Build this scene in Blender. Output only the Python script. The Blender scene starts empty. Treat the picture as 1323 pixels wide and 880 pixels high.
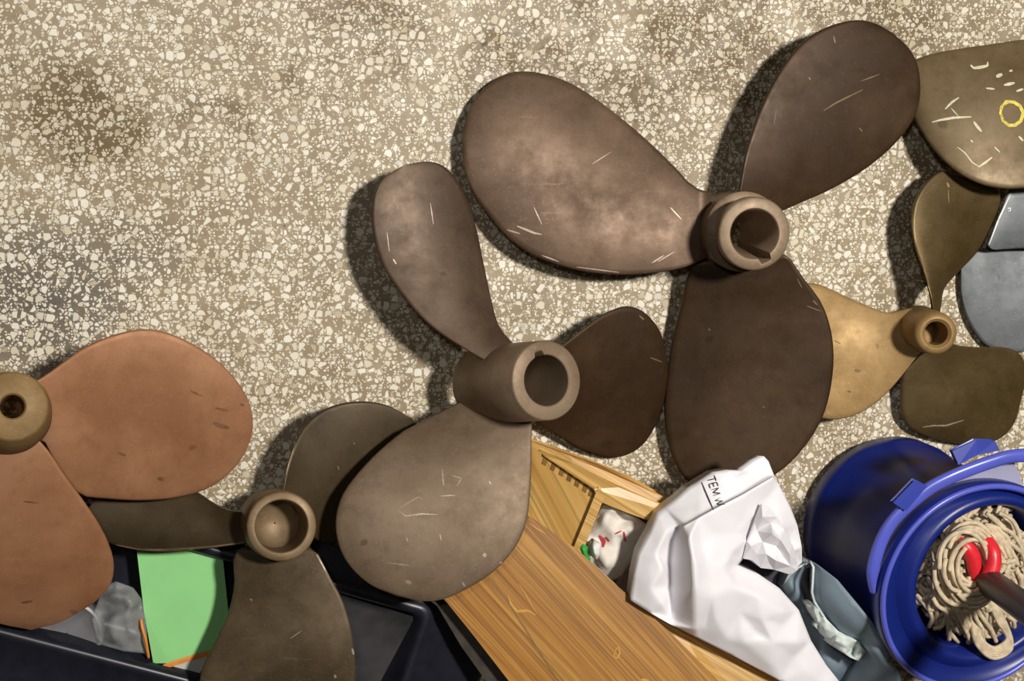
import bpy, bmesh, math, random
from mathutils import Vector, Matrix, noise
from mathutils.bvhtree import BVHTree
from mathutils.geometry import delaunay_2d_cdt
random.seed(7)
C = bpy.context.scene.collection
PI = math.pi
# ------------------------------------------------------------------ camera
FW, FH, F = 1323.0, 880.0, 2000.0
H = 1.88                     # camera height over the floor
NX, NY = 230.0, 200.0        # where the plumb line under the camera meets the floor
d0 = Vector(((NX - FW / 2) / F, -(NY - FH / 2) / F, -1)).normalized()
Q = d0.rotation_difference(Vector((0, 0, -1)))
CAM = Vector((0, 0, H))
cam_d = bpy.data.cameras.new('camera'); cam = bpy.data.objects.new('camera', cam_d); C.objects.link(cam)
cam.location = CAM; cam.rotation_mode = 'QUATERNION'; cam.rotation_quaternion = Q
cam_d.sensor_width = 36; cam_d.sensor_fit = 'HORIZONTAL'; cam_d.lens = 36 * F / FW
cam_d.clip_start = 0.05; cam_d.clip_end = 50
bpy.context.scene.camera = cam

def ray(px, py):
    return Q @ Vector(((px - FW / 2) / F, -(py - FH / 2) / F, -1))
def P(px, py, z=0.0):
    w = ray(px, py)
    return CAM + w * ((H - z) / (-w.z))
def S(px, py, z=0.0):                       # pixels per metre at that point
    return F / ((H - z) / (-ray(px, py).z))
VIEW = Q @ Vector((0, 0, -1))

# ------------------------------------------------------------------ materials
def mat(name):
    m = bpy.data.materials.new(name); m.use_nodes = True
    nt = m.node_tree; b = nt.nodes['Principled BSDF']
    return m, nt, b
def N(nt, t, **kw):
    n = nt.nodes.new(t)
    for k, v in kw.items():
        if k.startswith('i_'):
            key = k[2:]
            n.inputs[int(key) if key.isdigit() else key.replace('_', ' ')].default_value = v
        else: setattr(n, k, v)
    return n
def ramp(nt, src, stops, interp='LINEAR'):
    r = nt.nodes.new('ShaderNodeValToRGB'); r.color_ramp.interpolation = interp
    e = r.color_ramp.elements
    while len(e) < len(stops): e.new(0.5)
    for i, (p, c) in enumerate(stops):
        e[i].position = p
        e[i].color = (c, c, c, 1) if isinstance(c, (int, float)) else (*c, 1)
    nt.links.new(src, r.inputs[0]); return r.outputs[0]
def mixc(nt, fac, a, b, mode='MIX'):
    m = nt.nodes.new('ShaderNodeMix'); m.data_type = 'RGBA'; m.blend_type = mode
    for s, v in ((0, fac), (6, a), (7, b)):
        if isinstance(v, (int, float)): m.inputs[s].default_value = v
        elif isinstance(v, tuple): m.inputs[s].default_value = (*v, 1)
        else: nt.links.new(v, m.inputs[s])
    return m.outputs[2]
def math_(nt, op, a, b=None, clamp=False):
    m = nt.nodes.new('ShaderNodeMath'); m.operation = op; m.use_clamp = clamp
    for i, v in enumerate((a, b)):
        if v is None: continue
        if isinstance(v, (int, float)): m.inputs[i].default_value = v
        else: nt.links.new(v, m.inputs[i])
    return m.outputs[0]
def pos(nt):
    return nt.nodes.new('ShaderNodeNewGeometry').outputs['Position']
def noise_n(nt, co, scale, detail=3, rough=.55, dist=0):
    n = N(nt, 'ShaderNodeTexNoise', i_Scale=scale, i_Detail=detail, i_Roughness=rough, i_Distortion=dist)
    nt.links.new(co, n.inputs['Vector']); return n.outputs['Fac']
def bump(nt, b, h, strength, dist=.002):
    n = N(nt, 'ShaderNodeBump', i_Strength=strength, i_Distance=dist)
    nt.links.new(h, n.inputs['Height']); nt.links.new(n.outputs[0], b.inputs['Normal'])

def plain(name, col, rough=.5, metal=0, var=.12, scale=40, spec=.5, bmp=0):
    m, nt, b = mat(name); co = pos(nt)
    f = noise_n(nt, co, scale)
    lo = tuple(c * (1 - var) for c in col); hi = tuple(min(1, c * (1 + var)) for c in col)
    nt.links.new(ramp(nt, f, [(.3, lo), (.7, hi)]), b.inputs['Base Color'])
    b.inputs['Roughness'].default_value = rough; b.inputs['Metallic'].default_value = metal
    b.inputs['Specular IOR Level'].default_value = spec
    if bmp: bump(nt, b, f, bmp)
    return m

def bronze(name, dark, mid, light, rough=.45, metal=.5, off=0.0, scratch=.5, fine=1.0):
    if 'alum' not in name and 'copper' not in name: dark, mid, light = [(c[0] * 1.04, c[1] * .96, c[2] * .86) for c in (dark, mid, light)]
    m, nt, b = mat(name)
    mp = N(nt, 'ShaderNodeMapping'); mp.inputs['Location'].default_value = (off, off * 1.7, off * .3)
    nt.links.new(pos(nt), mp.inputs['Vector']); co = mp.outputs[0]
    big = noise_n(nt, co, 7, 4, .6, .4)
    c = ramp(nt, big, [(.34, dark), (.52, mid), (.72, light)])
    f = noise_n(nt, co, 60, 5, .7)
    c = mixc(nt, math_(nt, 'MULTIPLY', ramp(nt, f, [(.5, 0.0), (.75, 1.0)]), .35 * fine), c, tuple(x * .45 for x in dark))
    g = noise_n(nt, co, 420, 2, .6)
    c = mixc(nt, math_(nt, 'MULTIPLY', ramp(nt, g, [(.60, 0.0), (.75, 1.0)]), .3 * fine), c, tuple(min(1, x * 1.7) for x in light))
    # worn streaks
    mp2 = N(nt, 'ShaderNodeMapping'); mp2.inputs['Scale'].default_value = (14, 90, 30); mp2.inputs['Rotation'].default_value = (0, 0, .7 + off)
    nt.links.new(co, mp2.inputs['Vector'])
    st = noise_n(nt, mp2.outputs[0], 1.4, 3, .6, .6)
    c = mixc(nt, math_(nt, 'MULTIPLY', ramp(nt, st, [(.66, 0.0), (.78, 1.0)]), scratch * .35), c, tuple(min(1, x * 1.8) for x in light))
    # small pocks
    pk = noise_n(nt, co, 32, 1, .5)
    c = mixc(nt, math_(nt, 'MULTIPLY', ramp(nt, pk, [(.76, 0.0), (.79, 1.0)]), .5), c, tuple(x * .4 for x in dark))
    nt.links.new(c, b.inputs['Base Color'])
    b.inputs['Metallic'].default_value = metal; b.inputs['Specular IOR Level'].default_value = .3
    r = ramp(nt, noise_n(nt, co, 18, 4, .65), [(.3, rough - .1), (.7, rough + .14)])
    nt.links.new(r, b.inputs['Roughness'])
    h = math_(nt, 'ADD', math_(nt, 'MULTIPLY', f, .6), math_(nt, 'MULTIPLY', g, .4))
    bump(nt, b, h, .08, .001)
    return m

def gauss(nt, co, px, py, r, ax=1.0):
    """soft stain blot on the floor around a point"""
    c = P(px, py, 0)
    s = N(nt, 'ShaderNodeVectorMath', operation='SUBTRACT'); nt.links.new(co, s.inputs[0]); s.inputs[1].default_value = c
    k = N(nt, 'ShaderNodeVectorMath', operation='MULTIPLY'); nt.links.new(s.outputs[0], k.inputs[0]); k.inputs[1].default_value = (1 / r, 1 / (r * ax), 0)
    l = N(nt, 'ShaderNodeVectorMath', operation='LENGTH'); nt.links.new(k.outputs[0], l.inputs[0])
    return ramp(nt, l.outputs['Value'], [(0.0, 1.0), (.35, .75), (1.0, 0.0)], 'EASE')

def terrazzo():
    m, nt, b = mat('terrazzo')
    co = pos(nt)
    wn = N(nt, 'ShaderNodeTexNoise', i_Scale=55.0, i_Detail=2.0); nt.links.new(co, wn.inputs['Vector'])
    ws = N(nt, 'ShaderNodeVectorMath', operation='SUBTRACT'); nt.links.new(wn.outputs['Color'], ws.inputs[0]); ws.inputs[1].default_value = (.5, .5, .5)
    wm = N(nt, 'ShaderNodeVectorMath', operation='SCALE'); nt.links.new(ws.outputs[0], wm.inputs[0]); wm.inputs['Scale'].default_value = .004
    wa = N(nt, 'ShaderNodeVectorMath', operation='ADD'); nt.links.new(co, wa.inputs[0]); nt.links.new(wm.outputs[0], wa.inputs[1])
    wco = wa.outputs[0]
    dens = noise_n(nt, co, 6, 3, .6)
    # stains in the cement
    stain = noise_n(nt, co, 9, 6, .68, .5)
    stain2 = noise_n(nt, co, 26, 5, .7, .3)
    cem = ramp(nt, stain2, [(.28, (.27, .20, .108)), (.5, (.36, .28, .172)), (.72, (.44, .365, .26))])
    brown = ramp(nt, stain, [(.38, 0.0), (.58, 1.0)])
    b1 = math_(nt, 'MAXIMUM', gauss(nt, co, 1010, 20, .30, .55), gauss(nt, co, 760, 90, .22, .6))
    b1 = math_(nt, 'MAXIMUM', b1, gauss(nt, co, 120, 150, .10, .9))
    b1 = math_(nt, 'MAXIMUM', b1, gauss(nt, co, 280, 165, .09, .6))
    b1 = math_(nt, 'MAXIMUM', b1, math_(nt, 'MULTIPLY', gauss(nt, co, 430, 40, .16, .7), .7))
    bf = math_(nt, 'MULTIPLY', brown, math_(nt, 'ADD', math_(nt, 'MULTIPLY', b1, 1.5), .35), True)
    cem = mixc(nt, bf, cem, (.15, .095, .035))
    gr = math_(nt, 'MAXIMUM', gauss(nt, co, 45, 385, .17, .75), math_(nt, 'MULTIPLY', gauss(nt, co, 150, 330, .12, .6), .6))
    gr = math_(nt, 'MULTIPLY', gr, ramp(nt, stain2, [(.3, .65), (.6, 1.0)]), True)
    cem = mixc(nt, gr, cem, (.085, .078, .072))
    sp = noise_n(nt, co, 45, 2, .5)
    cem = mixc(nt, ramp(nt, sp, [(.72, 0.0), (.77, .8)]), cem, (.06, .045, .03))
    col = cem; cover = None
    open_ = None
    for sc, keep, lo, hi, seed in ((98, .52, .07, .32, 0), (175, .50, .07, .28, 3.3), (310, .40, .07, .27, 7.1)):
        mp = N(nt, 'ShaderNodeMapping'); mp.inputs['Location'].default_value = (seed, seed * .7, 0)
        nt.links.new(wco, mp.inputs['Vector'])
        v1 = N(nt, 'ShaderNodeTexVoronoi', voronoi_dimensions='2D', feature='F1', i_Scale=float(sc)); nt.links.new(mp.outputs[0], v1.inputs['Vector'])
        v2 = N(nt, 'ShaderNodeTexVoronoi', voronoi_dimensions='2D', feature='DISTANCE_TO_EDGE', i_Scale=float(sc)); nt.links.new(mp.outputs[0], v2.inputs['Vector'])
        sep = N(nt, 'ShaderNodeSeparateColor'); nt.links.new(v1.outputs['Color'], sep.inputs[0])
        thr = math_(nt, 'ADD', math_(nt, 'MULTIPLY', math_(nt, 'POWER', sep.outputs[0], 1.3), hi - lo), lo)
        e = math_(nt, 'SUBTRACT', v2.outputs['Distance'], thr)
        e = math_(nt, 'MINIMUM', e, math_(nt, 'MULTIPLY', math_(nt, 'SUBTRACT', .60, v1.outputs['Distance']), .8))
        full = math_(nt, 'ADD', sep.outputs[1], math_(nt, 'MULTIPLY', math_(nt, 'SUBTRACT', dens, .5), .5))
        kp = ramp(nt, full, [(keep - .01, 1.0), (keep, 0.0)])
        mk = math_(nt, 'MULTIPLY', ramp(nt, e, [(0.0, 0.0), (.05, 1.0)]), kp)
        # room left between the stones of this size for the next smaller ones
        room = math_(nt, 'MULTIPLY', ramp(nt, math_(nt, 'ADD', e, .5), [(.44, 0.0), (.5, 1.0)]), kp)
        if open_ is not None: mk = math_(nt, 'MULTIPLY', mk, math_(nt, 'SUBTRACT', 1.0, open_))
        chip = ramp(nt, sep.outputs[2], [(0.0, (.52, .44, .30)), (.15, (.72, .65, .49)), (.5, (.84, .79, .66)), (.85, (.88, .85, .75)), (1.0, (.66, .62, .53))])
        chip = mixc(nt, math_(nt, 'MULTIPLY', bf, .45), chip, (.36, .26, .11))
        col = mixc(nt, mk, col, chip)
        cover = mk if cover is None else math_(nt, 'MAXIMUM', cover, mk)
        open_ = room if open_ is None else math_(nt, 'MAXIMUM', open_, room)
    nt.links.new(col, b.inputs['Base Color'])
    wet = math_(nt, 'MAXIMUM', gauss(nt, co, 120, 25, .16, .6), gauss(nt, co, 240, 145, .06, .5))
    rr = ramp(nt, stain2, [(.35, .40), (.65, .62)])
    rr = math_(nt, 'SUBTRACT', rr, math_(nt, 'MULTIPLY', wet, .16))
    nt.links.new(rr, b.inputs['Roughness'])
    b.inputs['Specular IOR Level'].default_value = .5
    h = math_(nt, 'ADD', math_(nt, 'MULTIPLY', cover, .5), math_(nt, 'MULTIPLY', noise_n(nt, co, 160, 4, .7), .8))
    bump(nt, b, h, .35, .0012)
    return m

def wood(name, ang, dark, mid, light, rough=.32, sc=1.0):
    m, nt, b = mat(name); co = pos(nt)
    mp = N(nt, 'ShaderNodeMapping'); mp.inputs['Rotation'].default_value = (0, 0, -ang)
    nt.links.new(co, mp.inputs['Vector'])
    m2 = N(nt, 'ShaderNodeMapping'); m2.inputs['Scale'].default_value = (1.6 * sc, 46 * sc, 2 * sc); nt.links.new(mp.outputs[0], m2.inputs['Vector'])
    n1 = noise_n(nt, m2.outputs[0], 1.6, 4, .55, .8)
    m3 = N(nt, 'ShaderNodeMapping'); m3.inputs['Scale'].default_value = (4 * sc, 360 * sc, 4 * sc); nt.links.new(mp.outputs[0], m3.inputs['Vector'])
    n2 = noise_n(nt, m3.outputs[0], 1.2, 3, .6)
    c = ramp(nt, n1, [(.32, dark), (.5, mid), (.68, light)])
    c = mixc(nt, math_(nt, 'MULTIPLY', ramp(nt, n2, [(.40, 1.0), (.52, 0.0)]), .6), c, tuple(x * .62 for x in dark))
    nt.links.new(c, b.inputs['Base Color'])
    b.inputs['Roughness'].default_value = rough; b.inputs['Coat Weight'].default_value = .25; b.inputs['Coat Roughness'].default_value = .2
    bump(nt, b, n2, .15, .001)
    return m

# ------------------------------------------------------------------ objects
WLOC = {}
def tag(o, label=None, cat=None, group=None, kind=None):
    for k, v in (('label', label), ('category', cat), ('group', group), ('kind', kind)):
        if v: o[k] = v
def thing(name, loc, label, cat, group=None):
    o = bpy.data.objects.new(name, None); C.objects.link(o); o.empty_display_size = .05
    o.location = loc; WLOC[o.name] = Vector(loc); tag(o, label, cat, group); return o
def build(name, verts, faces, m, parent=None, smooth=True, origin=None, fmat=None, bev=0, seg=2):
    o0 = WLOC[parent.name] if parent else Vector(origin if origin is not None else (0, 0, 0))
    me = bpy.data.meshes.new(name)
    me.from_pydata([tuple(Vector(v) - o0) for v in verts], [], faces)
    for x in (m if isinstance(m, (list, tuple)) else [m]): me.materials.append(x)
    bm = bmesh.new(); bm.from_mesh(me)
    bmesh.ops.remove_doubles(bm, verts=bm.verts, dist=1e-6)
    if bev: bmesh.ops.bevel(bm, geom=[e for e in bm.edges], offset=bev, segments=seg, profile=.5, affect='EDGES', clamp_overlap=True)
    bmesh.ops.recalc_face_normals(bm, faces=bm.faces)
    bm.to_mesh(me); bm.free()
    if fmat is not None and len(fmat) == len(me.polygons):
        for p, i in zip(me.polygons, fmat): p.material_index = i
    for p in me.polygons: p.use_smooth = smooth
    o = bpy.data.objects.new(name, me); C.objects.link(o)
    if parent: o.parent = parent; WLOC[o.name] = o0
    else: o.location = o0; WLOC[o.name] = o0
    return o

def spline(pts, per=10):
    p = [Vector(q) for q in pts]; out = []
    for i in range(len(p) - 1):
        a = p[i - 1] if i else p[0] * 2 - p[1]; b, c = p[i], p[i + 1]; d = p[i + 2] if i + 2 < len(p) else p[-1] * 2 - p[-2]
        def tj(t, u, v): return t + max(1e-6, (v - u).length) ** .5
        t0 = 0; t1 = tj(t0, a, b); t2 = tj(t1, b, c); t3 = tj(t2, c, d)
        for k in range(per):
            t = t1 + (t2 - t1) * k / per
            A1 = a * ((t1 - t) / (t1 - t0)) + b * ((t - t0) / (t1 - t0)); A2 = b * ((t2 - t) / (t2 - t1)) + c * ((t - t1) / (t2 - t1)); A3 = c * ((t3 - t) / (t3 - t2)) + d * ((t - t2) / (t3 - t2))
            B1 = A1 * ((t2 - t) / (t2 - t0)) + A2 * ((t - t0) / (t2 - t0)); B2 = A2 * ((t3 - t) / (t3 - t1)) + A3 * ((t - t1) / (t3 - t1))
            out.append(B1 * ((t2 - t) / (t2 - t1)) + B2 * ((t - t1) / (t2 - t1)))
    out.append(p[-1]); return out
def resample(pts, ts):
    L = [0]
    for a, b in zip(pts, pts[1:]): L.append(L[-1] + (b - a).length)
    out = []; j = 0
    for t in ts:
        x = t * L[-1]
        while j < len(L) - 2 and L[j + 1] < x: j += 1
        w = (x - L[j]) / max(1e-9, L[j + 1] - L[j]); out.append(pts[j].lerp(pts[j + 1], min(1, max(0, w))))
    return out

def drape(bvh, px, py, lift=.0008):
    w = ray(px, py).normalized()
    h = bvh.ray_cast(CAM, w)
    return None if h[0] is None else h[0] - w * lift
def stroke(bvh, pts, width, lift=.0008, step=2.0, taper=.35):
    """a thin mark lying on a surface, following the pixel polyline"""
    q = [Vector(p) for p in pts]; L = sum((b - a).length for a, b in zip(q, q[1:]))
    n = max(2, int(L / step)); c = resample(q, [i / n for i in range(n + 1)])
    V = []; Fc = []
    for i, p in enumerate(c):
        t = (c[min(n, i + 1)] - c[max(0, i - 1)]); t = t.normalized() if t.length else Vector((1, 0))
        nn = Vector((-t.y, t.x)); w = width * .5 * (taper + (1 - taper) * math.sin(PI * min(1, max(0, (i + .5) / (n + 1)))))
        a = drape(bvh, *(p + nn * w), lift); b = drape(bvh, *(p - nn * w), lift)
        if a is None or b is None: V = V; continue
        V += [a, b]
    for i in range(len(V) // 2 - 1): Fc.append((2 * i, 2 * i + 1, 2 * i + 3, 2 * i + 2))
    return V, Fc
def marks(name, surf_bvh, lines, m, parent, lift=.0008):
    V = []; Fc = []
    for pts, w in lines:
        v, f = stroke(surf_bvh, pts, w, lift); o = len(V)
        V += v; Fc += [tuple(i + o for i in q) for q in f]
    return build(name, V, Fc, m, parent, smooth=True)

def blade(parent, left, right, tip, z, m, t_root=.022, t_mid=.009, t_edge=.0032, camber=.0, n=44, cols=18, sub=None, name='blade', scr=None, scr_m=None, zmid=None):
    """left / right: edges in px from root towards tip; z = (left root, right root, left mid, right mid, tip)"""
    zl0, zr0, zl1, zr1, zt = z
    ts = [math.sin(.5 * PI * i / n) ** 1.0 for i in range(n + 1)]
    ts = [1 - (1 - i / n) ** 1.9 for i in range(n + 1)]
    L = resample(spline(left + [tip]), ts); R = resample(spline(right + [tip]), ts)
    us = [0, .012, .04] + [.04 + .92 * j / (cols - 1) for j in range(1, cols - 1)] + [.96, .988, 1]
    def q3(a, b, c, t): return a * (1 - t) * (1 - 2 * t) + 4 * b * t * (1 - t) + c * t * (2 * t - 1)
    top = []; V = []; K = len(us)
    for i, t in enumerate(ts):
        za = q3(zl0, zl1, zt, t); zb = q3(zr0, zr1, zt, t)
        for u in us:
            p = L[i].lerp(R[i], u); e = 1 - (2 * u - 1) ** 2
            zz = za * (1 - u) + zb * u + camber * e * math.sin(PI * min(1, t * .95 + .05))
            th = t_edge + ((t_mid - t_edge) * (1 - t) ** .6 + (t_root - t_mid) * (1 - t) ** 4) * e ** .8 if e > 0 else t_edge
            rnd = t_edge * .5 * (1 - min(1, min(u, 1 - u) / .012)) * (1 if t < .999 else 1)
            V.append(P(p.x, p.y, zz - rnd * .6)); top.append(th)
    nT = len(V)
    for i in range(nT):
        v = V[i]; V.append(Vector((v.x, v.y, v.z - top[i])))
    Fc = []
    for i in range(n):
        for j in range(K - 1):
            a, b, c, d = i * K + j, i * K + j + 1, (i + 1) * K + j + 1, (i + 1) * K + j
            Fc.append((a, b, c, d)); Fc.append((a + nT, d + nT, c + nT, b + nT))
        Fc.append((i * K, (i + 1) * K, (i + 1) * K + nT, i * K + nT)); Fc.append((i * K + K - 1, i * K + K - 1 + nT, (i + 1) * K + K - 1 + nT, (i + 1) * K + K - 1))
    for j in range(K - 1): Fc.append((j, j + nT, j + 1 + nT, j + 1))
    # close the tip ring, remove_doubles merges the coincident tip points
    Fc = [tuple(dict.fromkeys(f)) for f in Fc]
    o = build(name, V, Fc, m, parent)
    bv = BVHTree.FromPolygons([tuple(v) for v in V[:nT]], [f for f in Fc if max(f) < nT])
    if scr: # scars in the metal: joined to the blade's own mesh
        Vs = []; Fs = []
        for pts, w in scr:
            v, f = stroke(bv, pts, w, .0005); oo = len(Vs); Vs += v; Fs += [tuple(i + oo for i in q) for q in f]
        if Vs:
            o0 = WLOC[parent.name]; me = o.data; me.materials.append(scr_m)
            bm = bmesh.new(); bm.from_mesh(me); vs = [bm.verts.new(Vector(v) - o0) for v in Vs]
            for f in Fs:
                fa = bm.faces.new([vs[i] for i in f]); fa.material_index = 1; fa.smooth = True
                fa.normal_update()
                if fa.normal.z < 0: fa.normal_flip()
            bm.to_mesh(me); bm.free()
    return o, bv

def frame(ax):
    ax = ax.normalized(); u = ax.orthogonal().normalized(); 
    if abs(ax.z) > .2: u = Vector((1, 0, 0)); u = (u - ax * u.dot(ax)).normalized()
    return u, ax.cross(u), ax
def lathe(name, parent, base, axis, prof, m, n=64, key=None, smooth=True, closed=False, ecc=None, fm=None):
    """prof: (radius, height, is_bore).  key = (angle, half width, depth) cuts a keyway into the bore rings"""
    u, v, a = frame(axis); V = []; Fc = []
    for k, pr in enumerate(prof):
        r, h = pr[0], pr[1]; bore = len(pr) > 2 and pr[2]
        for i in range(n):
            t = 2 * PI * i / n; rr = r
            if key and bore and abs(((t - key[0] + PI) % (2 * PI)) - PI) < key[1]: rr = r + key[2]
            off = Vector((0, 0, 0))
            if ecc: off = ecc(k)
            V.append(base + a * h + (u * math.cos(t) + v * math.sin(t)) * rr + off)
    K = len(prof)
    for k in range(K - 1 + (1 if closed else 0)):
        for i in range(n):
            j = (i + 1) % n; k2 = (k + 1) % K
            Fc.append((k * n + i, k * n + j, k2 * n + j, k2 * n + i))
    return build(name, V, Fc, m, parent, smooth, origin=base)
def autosmooth(o, deg=35):
    me = o.data; bm = bmesh.new(); bm.from_mesh(me)
    for e in bm.edges:
        if len(e.link_faces) == 2 and e.calc_face_angle(0) > math.radians(deg): e.smooth = False
    bm.to_mesh(me); bm.free(); return o

def hub(parent, top, base, r_top, r_base, bore, m, key=None, bevel=.003, collar=None, bore_floor=None, name='hub', bore_end=None):
    T = P(*top); B = P(*base); ax = T - B; h = ax.length
    pr = [(r_base * .6, 0), (r_base * .96, 0), (r_base, .004)]
    if collar:      # a raised ring and a groove behind the face
        c0, c1, rc, rg = collar
        pr += [(r_base, h * c0 - .006), (rc - .003, h * c0 - .002), (rc, h * c0), (rc, h * c1), (rc - .003, h * c1 + .002), (rg, h * c1 + .004), (rg, h - .022), (r_top - .001, h - .018), (r_top, h - .015)]
    else:
        pr += [(r_base * .5 + r_top * .5, h * .5)]
    pr += [(r_top, h - bevel), (r_top - bevel * .4, h - bevel * .4), (r_top - bevel, h), (bore + bevel * .6, h, True), (bore, h - bevel * .6, True)]
    be = bore_end or bore
    if bore_floor: pr += [(bore * .93, h * bore_floor, True), (bore * .7, h * (bore_floor - .08), True), (.001, h * (bore_floor - .1), True)]
    else: pr += [(bore * .5 + be * .5, h * .5, True), (be, .003, True)]
    o = lathe(name, parent, B, ax, pr, m, 72, key, closed=False)
    return autosmooth(o, 40)

def tube(path, r, n=10, cap=True, r2=None):
    V = []; Fc = []; L = len(path); prev = None
    for i, p in enumerate(path):
        t = (path[min(L - 1, i + 1)] - path[max(0, i - 1)]).normalized()
        if prev is None: u = t.orthogonal().normalized()
        else: u = (prev - t * prev.dot(t)).normalized()
        prev = u; w = t.cross(u); rr = r if r2 is None else r + (r2 - r) * i / (L - 1)
        for k in range(n):
            a = 2 * PI * k / n; V.append(p + (u * math.cos(a) + w * math.sin(a)) * rr)
    for i in range(L - 1):
        for k in range(n):
            j = (k + 1) % n; Fc.append((i * n + k, i * n + j, (i + 1) * n + j, (i + 1) * n + k))
    if cap: Fc.append(tuple(range(n))[::-1]); Fc.append(tuple((L - 1) * n + k for k in range(n)))
    return V, Fc
def merge(parts):
    V = []; Fc = []
    for v, f in parts:
        o = len(V); V += v; Fc += [tuple(i + o for i in q) for q in f]
    return V, Fc
def prism(name, poly, th, m, parent=None, bev=.002, seg=2, smooth=False, origin=None, vec=None, plane=None):
    top = [P(*p) for p in poly]; n = len(top)
    if plane:       # keep the board flat
        a, b, c = (P(*p) for p in plane); nn = (b - a).cross(c - a)
        for i, p in enumerate(poly):
            w = ray(p[0], p[1]); top[i] = CAM + w * ((a - CAM).dot(nn) / w.dot(nn))
    th = th if isinstance(th, (list, tuple)) else [th] * n
    V = top + [Vector((v.x, v.y, v.z - t)) + (vec or Vector()) for v, t in zip(top, th)]
    Fc = [tuple(range(n))] + [tuple(range(2 * n - 1, n - 1, -1))] + [(i, (i + 1) % n, (i + 1) % n + n, i + n) for i in range(n)]
    return build(name, V, Fc, m, parent, smooth, origin=origin, bev=bev, seg=seg)

def sheet(name, border, inner, m, parent=None, cuts=4, smooth_it=3, rough=0.0, rs=60, thick=.003, shrink=0.0, creases=(), smooth=True, origin=None, zfloor=None, double=True):
    """a crumpled skin: border and inner control points (px, py, z), triangulated, refined, closed underneath"""
    pts = list(border) + list(inner) + [p for c in creases for p in c]
    co = [Vector((p[0], p[1])) for p in pts]; nb = len(border)
    ed = [(i, (i + 1) % nb) for i in range(nb)]; k = nb + len(inner)
    for c in creases:
        ed += [(k + i, k + i + 1) for i in range(len(c) - 1)]; k += len(c)
    vs, es, fs, ov, oe, of = delaunay_2d_cdt(co, ed, [], 1, 1e-4)
    bm = bmesh.new(); bv = []
    for v, o in zip(vs, ov):
        z = pts[o[0]][2] if o else sum(p[2] for p in pts) / len(pts)
        bv.append(bm.verts.new((v.x, v.y, z * 1000)))
    for f in fs:
        try: bm.faces.new([bv[i] for i in f])
        except ValueError: pass
    bmesh.ops.subdivide_edges(bm, edges=bm.edges[:], cuts=cuts, use_grid_fill=True)
    bmesh.ops.triangulate(bm, faces=bm.faces[:])
    bd = {v for v in bm.verts if v.is_boundary}
    for _ in range(smooth_it):
        new = {}
        for v in bm.verts:
            if v in bd: continue
            nn = [e.other_vert(v).co for e in v.link_edges]
            new[v] = v.co.lerp(sum(nn, Vector()) / len(nn), .5)
        for v, c in new.items(): v.co = c
    bm.verts.ensure_lookup_table(); bm.verts.index_update()
    top = []
    for v in bm.verts:
        p = P(v.co.x, v.co.y, v.co.z / 1000)
        if rough:
            a = noise.noise(p * rs) * rough + abs(noise.noise(p * rs * .55 + Vector((3, 1, 7)))) * rough * -1.2
            p = P(v.co.x, v.co.y, v.co.z / 1000 + a * (1.0 if v not in bd else .5))
        top.append(p)
    tf = [tuple(v.index for v in f.verts) for f in bm.faces]
    ctr = sum(top, Vector()) / len(top)
    bot = []
    for p in top:
        q = Vector((p.x + (ctr.x - p.x) * shrink, p.y + (ctr.y - p.y) * shrink, p.z - thick))
        if zfloor is not None: q.z = max(zfloor, q.z)
        bot.append(q)
    n = len(top); F2 = list(tf) + [tuple(i + n for i in f[::-1]) for f in tf]
    for e in bm.edges:
        if e.is_boundary:
            a, b = e.verts[0].index, e.verts[1].index; F2.append((a, b, b + n, a + n))
    bm.free()
    o = build(name, top + bot, F2, m, parent, smooth, origin=origin)
    return o, BVHTree.FromPolygons([tuple(v) for v in top], tf)

# ------------------------------------------------------------------ material set
M = {}
M['floor'] = terrazzo()
M['copper'] = bronze('copper_bronze', (.26, .115, .052), (.35, .17, .085), (.43, .23, .13), rough=.55, metal=.25, off=.3, scratch=.15, fine=.6)
M['copperhub'] = bronze('brass_hub', (.17, .11, .045), (.25, .17, .075), (.34, .24, .12), rough=.6, metal=.12, off=1.3, scratch=.3)
M['dark'] = bronze('dark_bronze', (.034, .024, .011), (.050, .036, .018), (.076, .056, .030), rough=.45, metal=.35, off=2.1, scratch=.45)
M['brown'] = bronze('brown_bronze', (.080, .050, .032), (.120, .080, .055), (.185, .13, .097), rough=.46, metal=.35, off=3.7, scratch=.7)
M['deep'] = bronze('deep_brown_bronze', (.034, .019, .009), (.050, .029, .014), (.080, .048, .025), rough=.46, metal=.3, off=4.4, scratch=.35)
M['umber'] = bronze('umber_bronze', (.055, .036, .023), (.082, .056, .038), (.125, .090, .065), rough=.45, metal=.35, off=5.2, scratch=.5)
M['grey'] = bronze('grey_bronze', (.125, .090, .060), (.175, .132, .096), (.245, .192, .148), rough=.52, metal=.3, off=6.0, scratch=.6)
M['hub'] = bronze('hub_bronze', (.13, .09, .05), (.19, .14, .085), (.27, .205, .135), rough=.5, metal=.3, off=7.3, scratch=.3)
M['hubgrey'] = bronze('worn_hub_bronze', (.17, .125, .085), (.235, .18, .13), (.31, .25, .19), rough=.5, metal=.25, off=12.3, scratch=.3)
M['stain'] = plain('dark_copper_stain', (.17, .075, .035), .55, .2, .3, 120)
M['tan'] = bronze('tan_grey_bronze', (.105, .075, .035), (.145, .107, .058), (.195, .152, .095), rough=.5, metal=.25, off=13.1, scratch=.3)
M['smoke'] = bronze('smoky_bronze', (.060, .045, .026), (.098, .075, .047), (.165, .132, .093), rough=.45, metal=.3, off=15.6, scratch=.6)
M['olive'] = bronze('olive_bronze', (.075, .052, .02), (.11, .08, .035), (.165, .125, .065), rough=.42, metal=.4, off=8.2, scratch=.4)
M['brass'] = bronze('yellow_brass', (.24, .155, .06), (.33, .225, .10), (.44, .32, .165), rough=.58, metal=.3, off=9.1, scratch=.3)
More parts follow.
